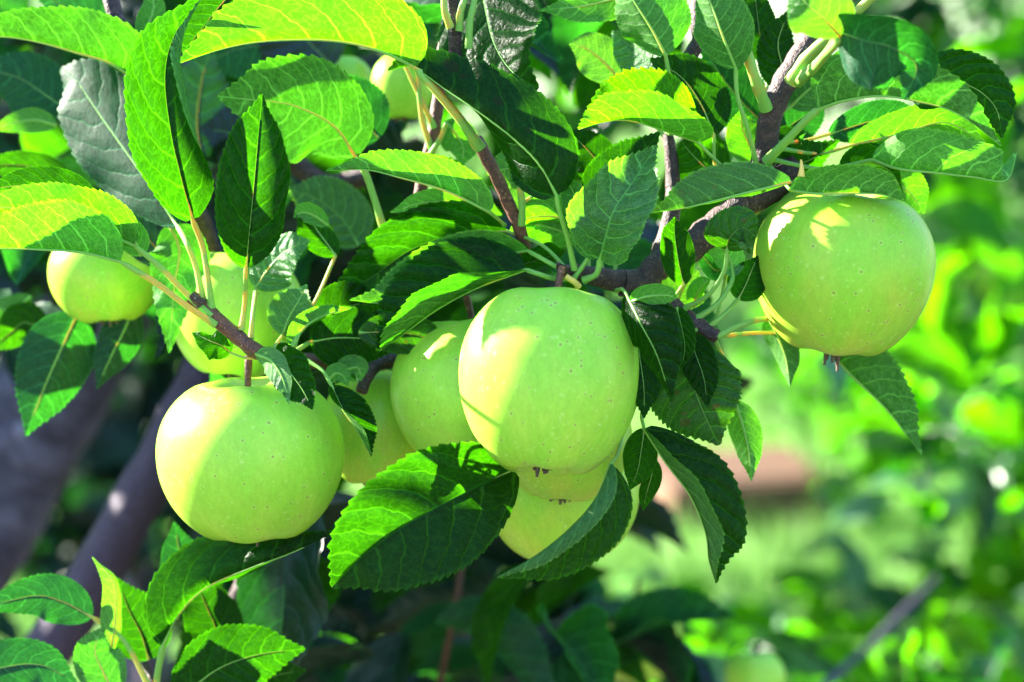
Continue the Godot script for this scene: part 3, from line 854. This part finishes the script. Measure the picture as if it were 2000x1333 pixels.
	lf(a, [[1622, 688, -4.4], [1667, 738, -4], [1734, 803, -3.8], [1800, 889, -3.4]], 84, [18, 10], -105, -1, "mid", {"pet": [[1402, 657, 0], [1500, 650, -3], [1580, 662, -3]], "p": 0.62, "label": "green leaf underside hanging below the right hand apple, pale side veins"})
	lf(a, [[1222, 572, 3.2], [1252, 632, 4.4], [1284, 695, 4.6], [1312, 785, 4.2]], 68, [-8, -5, -10], [-50, -62, -60], 1, "dark", {"pet": [[1205, 568, 0.5], [1214, 565, 2.0]], "p": 0.66, "wave": 0.05, "label": "dark glossy leaf hanging in front of the right side of the front apple, flecked with sun"})
	lf(a, [[1232, 590, 3.4], [1262, 580, 4.0], [1300, 577, 4.2], [1322, 583, 4.0]], 26, 30, -20, -1, "lime", {"p": 0.9})
	lf(a, [[1243, 650, 2.6], [1250, 700, 3.0], [1258, 760, 3.2], [1258, 818, 3.0]], 40, [-10, -10], [0, -20], 1, "dark", {"pet": [[1230, 580, 0.5], [1238, 615, 2.0]]})
	lf(a, [[1322, 600, 2.2], [1332, 640, 2.4], [1338, 680, 2.4], [1330, 724, 2.4]], 24, 10, -10, 1, "mid", {})
	lf(a, [[1346, 650, 1.2], [1358, 690, 1.8], [1375, 740, 2.0], [1382, 797, 2.0]], 36, 0, -5, 1, "dark", {"pet": [[1362, 645, 0.3], [1352, 646, 0.9]]})
	lf(a, [[1352, 655, 0.4], [1350, 730, 0.8], [1372, 800, 0.8], [1405, 870, 0.6]], 92, [-5, 0], [5, -10], 1, "spotted", {"p": 0.86, "pet": [[1375, 652, 0.2], [1360, 650, 0.3]], "label": "broad mid green leaf with a rusty lower edge below the spur"})
	lf(a, [[1435, 785, -1.5], [1450, 830, -1.8], [1462, 880, -2], [1468, 940, -2]], 34, -10, -30, -1, "lime", {"pet": [[1395, 660, 0], [1420, 720, -1]]})
	lf(a, [[1258, 838, 1.6], [1302, 905, 2.4], [1348, 968, 2.8], [1378, 1040, 2.8], [1385, 1095, 2.6], [1398, 1140, 2.2]], 92, [-20, -12, -10], [95, 125, 130, 110], 1, "dark", {"p": 0.8, "wr": 0.55, "pet": [[1380, 655, 0], [1300, 740, 0.4], [1256, 800, 1.0]], "wave": 0.04, "label": "dark hanging leaf folded lengthwise with its pale underside showing on the left"})
	lf(a, [[1258, 838, 1.0], [1252, 880, 1.2], [1245, 920, 1.2], [1230, 958, 1.0]], 34, -10, 15, 1, "mid", {})
	lf(a, [[1275, 895, 0.2], [1272, 930, 0.2], [1262, 965, 0.2], [1256, 998, 0.0]], 22, -10, 40, 1, "mid", {})
	lf(a, [[1192, 908, 3.4], [1166, 972, 4.2], [1118, 1030, 4.6], [1050, 1085, 4.4], [972, 1128, 4.0]], 84, [-12, -10, -10], [70, 60, 60], 1, "mid", {"c": [0, 150], "wr": 0.62, "wave": 0.03, "pet": [[1205, 800, -2.0], [1215, 850, -1.0], [1205, 890, 2.0]], "label": "leaf hanging below the front apple with its left edge curled over"})
	lf(a, [[1003, 917, 1.4], [914, 960, 3.0], [838, 1000, 4.0], [768, 1042, 4.4], [700, 1095, 4.2], [648, 1147, 3.4]], 124, [14, 10, 10, 20], [28, 30, 24], 1, "dark", {"p": 0.82, "r": 4.6, "pet": [[1060, 800, -2.4], [1060, 880, -1.4], [1025, 910, 0.2]], "wave": 0.03, "label": "large glossy dark leaf under the front apple, upper half lit through by the sun"})
	# --- twig above the front apple
	var b := thing("apple_twig", "thin brown twig rising to the left above the front apple", "twig", at(1008, 440, -1))
	wood(b, [[1030, 520, -2.0], [1022, 470, -1.4], [1008, 430, -1], [990, 390, -0.8], [965, 335, -0.6], [940, 290, -0.4], [930, 270, -0.4]], 13, 13, "twig", "stem", 26)
	wood(b, [[1018, 440, -0.9], [1020, 400, -0.6], [1014, 350, -0.5], [1008, 305, -0.5]], 8, 6, "stalk", "leaf_stalk", 10)
	lf(b, [[812, 133, 0.8], [750, 103, 1.4], [680, 84, 1.8], [600, 78, 1.8], [500, 83, 1.6], [420, 100, 1.2], [342, 127, 0.6]], 128, [-110, -115], [30, 26, 20, 10], -1, "lime", {"p": 0.66, "pet": [[938, 290, -0.2], [900, 235, 0.4], [850, 175, 0.8]], "r": 9, "wave": 0.04, "label": "long lime green leaf glowing in the sun across the top, tip curled pale"})
	lf(b, [[470, -30, -0.4], [430, 10, -0.4], [395, 55, -0.2], [356, 103, 0.0]], 56, [0, 0], [-10, 0], 1, "dark", {})
	lf(b, [[956, 415, 0.6], [900, 386, 1.0], [850, 366, 1.2], [780, 347, 1.2], [715, 332, 1.0], [637, 334, 0.6]], 66, [-155, -160, -165], [28, 26, 15], -1, "lime", {"pet": [[985, 440, -0.8], [975, 430, -0.2]], "p": 0.7, "wave": 0.04})
	lf(b, [[930, 405, -2], [880, 395, -2], [820, 398, -2], [762, 415, -2]], 28, 0, 10, -1, "lime", {})
	lf(b, [[1075, 345, -2.0], [1040, 330, -2], [990, 330, -2.2], [950, 340, -2.2]], 44, 0, 0, -1, "pale", {"pet": [[1015, 400, -1.2], [1060, 370, -1.8]]})
	# --- shoot at the top centre
	var c := thing("apple_shoot", "purple brown shoot tip with pale leaf stalks at the top centre", "shoot", at(890, 60, -1))
	wood(c, [[893, 130, -1.4], [889, 95, -1.2], [888, 60, -1], [884, 20, -1], [878, -80, -1], [850, -400, -4]], 12, 16, "bark", "stem", 26)
	for q in [[866, -10, 880, 55, 8], [910, -10, 897, 60, 8], [929, -10, 915, 95, 8]]:
		wood(c, [[q[2], q[3], -0.6], [(q[0] + q[2]) / 2.0 - 4, (q[1] + q[3]) / 2.0, -0.4], [q[0], q[1], -0.4]], q[4], 6, "stalk", "leaf_stalk", 10)
	lf(c, [[935, -60, -4], [947, 10, -2.8], [965, 85, -1.6], [1000, 140, -0.6], [1052, 173, 0.4]], 102, [15, 15], [-15, -10], 1, "dark", {"label": "dark leaf with white sun flecks at the top centre"})
	# --- twig on the left with three upright leaves
	var d := thing("apple_twig", "short reddish brown twig carrying upright leaves above the left apple", "twig", at(505, 690, 0.5))
	wood(d, [[372, 580, 0.6], [395, 597, 0.6], [425, 625, 0.6], [465, 660, 0.5], [508, 690, 0.4], [560, 700, -1.6], [640, 708, -4], [720, 708, -5], [800, 695, -5]], 14, 17, "twig", "stem", 34)
	wood(d, [[770, 704, -4.8], [735, 714, -4.2], [718, 735, -3.6], [706, 765, -3.2]], 15, 12, "bark", "spur", 10)
	part("bud", tube(pts([[392, 594, 0.9], [383, 586, 1.0], [372, 578, 1.0]]), 0.0026, 0.0012, 8, 8, 0.1, 1.0, d.position), [M.bark], d)
	lf(d, [[345, 440, -2.4], [295, 365, -3.1], [245, 295, -4.1], [195, 225, -5.2], [150, 160, -6.3], [118, 134, -7.2]], 96, [-34, -24, -14], [2, 8, 12], 1, "blue", {"p": 0.95, "pet": [[396, 592, 0.6], [382, 520, 0.4], [362, 470, 0.2]], "r": 5.5, "label": "bluish green leaf with a broad blunt tip reflecting the sky, far left"})
	lf(d, [[375, 428, 1.4], [352, 340, 2.2], [333, 255, 2.5], [322, 150, 2.3], [340, 70, 1.8], [395, -10, 1.0]], 90, [32, 28, 20], [-10, -5, 0], 1, "dark", {"p": 0.82, "c": [0, [10, 120, 175, 160]], "pet": [[412, 602, 0.7], [405, 540, 0.9], [395, 480, 0.9]], "r": 6})
	lf(d, [[480, 522, 2.2], [487, 450, 3.0], [496, 360, 3.3], [504, 270, 3.2], [512, 184, 2.6]], 80, [32, 30, 20], [-22, -20, -20], 1, "dark", {"p": 0.92, "c": [0, [60, 90, 110]], "pet": [[471, 645, 0.6], [478, 590, 0.8]], "r": 5})
	lf(d, [[262, 480, 1.4], [190, 450, 1.8], [120, 425, 2.0], [40, 408, 2.0], [-80, 405, 1.8]], 80, [-95, -60], [30, 20], -1, "lime", {"p": 0.6, "pet": [[412, 618, 0.8], [360, 570, 1.0], [305, 515, 1.3]], "r": 6})
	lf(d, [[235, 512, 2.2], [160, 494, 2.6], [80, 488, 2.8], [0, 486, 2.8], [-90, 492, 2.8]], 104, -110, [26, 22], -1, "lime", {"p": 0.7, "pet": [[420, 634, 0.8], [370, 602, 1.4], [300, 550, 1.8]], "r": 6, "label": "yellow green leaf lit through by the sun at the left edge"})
	lf(d, [[275, 500, 1.3], [262, 470, 1.4], [240, 440, 1.4], [215, 410, 1.4]], 30, 0, 10, -1, "lime", {})
	lf(d, [[185, 385, 0.4], [120, 372, 0.4], [50, 362, 0.4], [-40, 372, 0.4]], 42, -40, 0, 1, "dark", {})
	lf(d, [[500, 562, -3.2], [525, 525, -3.0], [560, 490, -2.7], [605, 470, -2.3]], 54, [-20, -35, -40], [20, 35], 1, "pale", {"pet": [[490, 662, 0.2], [494, 610, -0.2]], "wave": 0.12, "r": 4.5})
	lf(d, [[655, 500, -3], [625, 460, -3], [600, 425, -3], [575, 412, -3]], 36, [0, 10], [-20, -90], 1, "mid", {"pet": [[560, 697, -1], [620, 580, -2.6]]})
	lf(d, [[640, 440, -3.2], [610, 420, -3], [590, 415, -3], [573, 425, -3]], 22, 30, 20, -1, "lime", {})
	lf(d, [[552, 655, -2.2], [565, 620, -2.2], [582, 590, -2.2], [600, 556, -2.4]], 46, [0, -10], [10, 60], -1, "pale", {"pet": [[530, 690, 0.3], [540, 672, 0.4]], "wave": 0.16})
	lf(d, [[572, 690, -1.4], [590, 645, -1.6], [632, 617, -1.8], [690, 602, -2.2]], 26, [10, 10], [-100, -60], -1, "lime", {"pet": [[540, 702, 0.2], [560, 695, 0.5]]})
	lf(d, [[606, 668, -2.2], [660, 660, -2.4], [725, 664, -2.6], [790, 682, -3.2]], 62, [-10, 0], [-15, -10], 1, "dark", {"p": 0.7, "pet": [[530, 705, 0.2], [570, 690, 0.1]], "r": 5})
	lf(d, [[625, 650, -3.2], [660, 615, -3.2], [695, 595, -3.4], [740, 600, -3.6]], 56, 0, -10, 1, "mid", {})
	lf(d, [[700, 650, -1.8], [770, 650, -1.6], [830, 660, -1.6], [860, 690, -1.8]], 40, 0, 0, 1, "spotted", {})
	lf(d, [[535, 695, 0.8], [560, 720, 1.8], [590, 760, 2.2], [610, 800, 2.4]], 46, [20, 10, -10], [-60, -40], 1, "dark", {"p": 0.62, "c": [40, 60], "pet": [[512, 694, 0.6], [522, 690, 1.2]], "wave": 0.1, "label": "small dark leaf with rolled yellow edge resting on the left apple"})
	lf(d, [[500, 692, 0.8], [530, 706, 1.4], [552, 740, 1.8], [565, 790, 2.0]], 26, [10, 40], [-30, 0], -1, "pale", {})
	lf(d, [[648, 755, 0.4], [670, 800, 0.8], [700, 845, 0.8], [725, 893, 0.6]], 46, [0, -10], [60, 100, 120], 1, "dark", {"pet": [[600, 705, -0.4], [630, 725, 0]], "p": 0.85})
	lf(d, [[660, 735, -2.5], [680, 722, -2.5], [700, 720, -2.5], [705, 745, -2.5]], 26, 0, 0, -1, "lime", {})
	lf(d, [[640, 745, -2], [655, 730, -2], [670, 735, -2], [680, 755, -2]], 20, 0, 0, -1, "lime", {})
	lf(d, [[450, 690, 0.2], [430, 675, 0.4], [405, 665, 0.4], [375, 650, 0.2]], 32, [10, 40], [-10, -50], 1, "mid", {"pet": [[500, 700, 0.4], [480, 700, 0.4]], "r": 2.6, "wave": 0.25})
	# --- twigs and leaves a hand's breadth behind
	var e := thing("apple_twig", "blurred brown twig behind the long lime leaf", "twig", at(848, 250, -4))
	wood(e, [[810, 420, -5], [822, 370, -4.6], [835, 310, -4.2], [848, 250, -4], [856, 195, -4], [862, 120, -4.2], [880, 20, -5], [900, -300, -8]], 13, 14, "twig", "stem", 24)
	for q in [[848, 250, 820, 190, 780, 105], [842, 290, 822, 220, 815, 110], [835, 310, 860, 270, 872, 240]]:
		wood(e, [[q[0], q[1], -3.8], [q[2], q[3], -3.4], [q[4], q[5], -3.2]], 6.5, 4.5, "stalk", "leaf_stalk", 10)
	lf(e, [[693, 305, -3.4], [660, 255, -3], [617, 225, -2.8], [560, 203, -2.8], [490, 195, -3], [425, 188, -3.2]], 108, [-20, -20], [24, 20], -1, "mid", {"p": 0.85, "pet": [[770, 520, -4.5], [742, 425, -4], [725, 370, -3.8], [712, 335, -3.6]], "r": 7, "label": "softly blurred mid green leaf with a pale arching rib"})
	lf(e, [[740, 270, -6], [700, 230, -6], [650, 200, -6], [600, 190, -6]], 70, 0, 0, 1, "blue", {})
	lf(e, [[650, 130, -13.6], [605, 85, -13.6], [560, 40, -13.6], [510, -10, -13.6]], 92, 0, 0, 1, "old", {})
	lf(e, [[870, 238, -4], [890, 262, -4], [905, 290, -4], [900, 325, -4]], 36, 0, 0, -1, "lime", {})
	lf(e, [[700, 480, -10], [670, 430, -10], [620, 390, -10], [560, 370, -10]], 62, 0, -10, 1, "pale", {})
	lf(e, [[1070, 420, -8], [1045, 370, -8], [1030, 310, -8], [1060, 240, -8]], 60, 0, -10, -1, "pale", {})
	lf(e, [[850, 420, -6], [880, 400, -6], [930, 400, -6], [980, 420, -6]], 34, 0, -10, -1, "lime", {})
	var f := thing("apple_branch", "dark purple branch in the upper left corner with drooping leaves", "branch", at(262, 150, -5))
	wood(f, [[100, -420, -8], [190, -90, -5.5], [222, 20, -5], [245, 90, -5], [262, 150, -5], [290, 250, -6], [380, 400, -8], [420, 520, -10]], 15, 22, "bark", "stem", 26)
	lf(f, [[256, 150, -4.2], [210, 122, -3.6], [150, 104, -3.4], [80, 84, -3.4], [0, 72, -3.6], [-90, 80, -4]], 92, [-100, -110], [20, 20], -1, "mid", {"p": 0.6, "r": 6})
	lf(f, [[285, 95, -4.4], [290, 50, -4.4], [300, 10, -4.4], [290, -40, -4.4]], 26, 0, 0, -1, "lime", {"pet": [[264, 150, -4.8], [275, 120, -4.6]], "r": 7})
	lf(f, [[250, 80, -9], [190, 50, -9], [140, 20, -9], [60, -20, -9]], 50, 0, 0, 1, "blue", {})
	lf(f, [[130, 215, -10], [80, 180, -10], [30, 150, -10], [-60, 130, -10]], 64, 0, -10, 1, "blue", {})
	lf(f, [[140, 350, -9], [80, 330, -9], [20, 322, -9], [-60, 330, -9]], 30, 0, 0, 1, "mid", {})
	lf(f, [[110, 245, -9], [70, 235, -9], [30, 240, -9], [-20, 255, -9]], 24, 0, 0, -1, "lime", {})
	lf(f, [[330, 440, -4], [350, 490, -4], [340, 560, -4], [330, 690, -4]], 56, 10, -10, -1, "mid", {"wave": 0.3})
	lf(f, [[150, 615, -9], [120, 680, -9], [85, 760, -9], [50, 852, -9]], 74, -20, -15, 1, "blue", {"pet": [[200, 560, -9], [175, 590, -9]], "r": 6})
	lf(f, [[262, 600, -9], [240, 650, -9], [215, 700, -9], [188, 760, -9]], 42, -20, -15, 1, "blue", {"pet": [[250, 540, -9], [262, 570, -9]], "r": 6})
	lf(f, [[90, 650, -12], [50, 630, -12], [20, 650, -12], [-30, 690, -12]], 40, 0, 0, 1, "mid", {})
	lf(f, [[60, 580, -13], [30, 600, -13], [0, 605, -13], [-60, 600, -13]], 26, 0, 0, -1, "mid", {})
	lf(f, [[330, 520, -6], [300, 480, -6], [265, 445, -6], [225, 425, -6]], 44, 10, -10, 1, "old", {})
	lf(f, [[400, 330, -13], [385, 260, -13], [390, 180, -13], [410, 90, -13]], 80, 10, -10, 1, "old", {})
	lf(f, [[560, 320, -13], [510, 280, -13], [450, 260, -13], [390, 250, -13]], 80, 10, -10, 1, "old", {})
	lf(f, [[580, 110, -14], [520, 90, -14], [450, 100, -14], [380, 140, -14]], 70, 10, -10, 1, "blue", {})
	wood(f, [[520, 250, -14], [560, 300, -14], [590, 330, -14], [640, 360, -14], [720, 345, -14]], 26, 22, "bark", "spur", 14)
	# --- leafy shoot rising from the lower left corner
	var g := thing("apple_shoot", "leafy shoot rising from the lower left corner of the picture", "shoot", at(300, 1400, -5))
	wood(g, [[310, 1460, -5], [306, 1400, -5], [300, 1350, -5], [280, 1300, -6]], 12, 9, "bark", "stem", 10)
	lf(g, [[318, 1262, -3.6], [345, 1205, -3], [400, 1150, -2.6], [490, 1110, -2.0], [570, 1080, -1.4], [655, 1040, -0.6]], 92, [0, -15, -30], [-90, -70, -100], 1, "dark", {"p": 0.85, "r": 7, "c": [0, -30], "pet": [[306, 1400, -5], [306, 1330, -4.4]]})
	lf(g, [[178, 1205, -5], [120, 1175, -5], [60, 1165, -5], [-60, 1195, -5]], 46, -10, 0, 1, "blue", {"pet": [[300, 1360, -5], [240, 1250, -5]], "r": 5})
	lf(g, [[215, 1280, -5], [225, 1210, -4.8], [222, 1140, -4.6], [180, 1088, -4.4]], 30, [10, 30], [-60, -80], -1, "pale", {"pet": [[300, 1380, -5], [225, 1330, -5]], "r": 5})
	lf(g, [[290, 1290, -6], [275, 1240, -6], [250, 1190, -6], [228, 1130, -6]], 62, 0, 0, 1, "dark", {})
	lf(g, [[225, 1360, -4.6], [200, 1310, -4.6], [185, 1270, -4.6], [200, 1225, -4.6]], 48, 0, 0, -1, "mid", {})
	lf(g, [[-90, 1330, -4.6], [0, 1305, -4.6], [80, 1300, -4.6], [155, 1340, -4.6]], 52, 0, 0, 1, "blue", {})
	lf(g, [[345, 1370, -4.8], [420, 1310, -4.6], [500, 1280, -4.6], [596, 1268, -4.8]], 74, 10, -20, 1, "dark", {"pet": [[310, 1420, -5]]})
	lf(g, [[430, 1370, -6], [480, 1345, -6], [540, 1320, -6], [598, 1310, -6]], 44, 0, 0, 1, "dark", {})
	lf(g, [[345, 1210, -8], [360, 1150, -8], [350, 1080, -8], [340, 1020, -8]], 44, -10, 0, 1, "blue", {})
	lf(g, [[410, 1280, -7], [420, 1230, -7], [400, 1180, -7], [380, 1130, -7]], 56, -10, 0, 1, "dark", {})
	wood(g, [[440, 1225, -14], [470, 1150, -14], [500, 1060, -14]], 20, 18, "bark", "spur", 10)

func make_apples() -> void:
	apple(1072, 748, 2.0, 178, 186, 4, -8, 20, "apple_front", "large front apple in the middle, half in sun, half in leaf shade", {"taper": 0.1, "eye": 0.9})
	apple(491, 897, -1.6, 181, 162, -3, 6, 80, "apple_left", "pale green apple hanging low on the left below the twig")
	apple(1646, 532, -2.0, 177, 165, 6, 8, 140, "apple_right", "right hand apple with a dry forked eye at its base", {"taper": 0.1, "eye": 1.06})
	apple(935, 770, -3.4, 172, 155, -4, 0, 200, "apple_left", "apple half hidden behind the left side of the front apple")
	apple(1105, 865, -2.2, 130, 116, 5, 0, 250, "apple_right", "apple whose lower edge shows just under the front apple")
	apple(1098, 958, -6.0, 152, 142, -5, 0, 300, "apple_right", "pale apple lowest of the cluster below the front apple", {"taper": 0.02})
	apple(735, 835, -7.0, 105, 118, 4, 0, 30, "apple_right", "blurred apple between the left apple and the front apple")
	apple(462, 615, -6.5, 130, 125, 5, 0, 60, "apple_left", "blurred apple behind the upright leaves of the left twig")
	apple(205, 540, -9.0, 110, 94, -4, 0, 100, "apple_right", "blurred apple under the yellow green leaf at the left edge")
	apple(785, 170, -12.0, 62, 66, 0, 0, 10, "apple_left", "small pale apple far behind the long lime leaf at the top")
	apple(660, 180, -16.0, 74, 72, 0, 0, 10, "apple_right", "dim green apple in the shade behind the leaf with the pale arching rib")
	apple(1240, 1245, -52.0, 92, 90, 0, 0, 10, "apple_right", "out of focus green apple in the shaded leaves at the bottom")
	apple(1475, 1330, -40.0, 60, 58, 0, 0, 10, "apple_left", "pale out of focus apple at the bottom edge")
	apple(1938, 545, -150.0, 36, 36, 0, 0, 10, "apple_right", "tiny yellow green apple in the tree at the right edge")
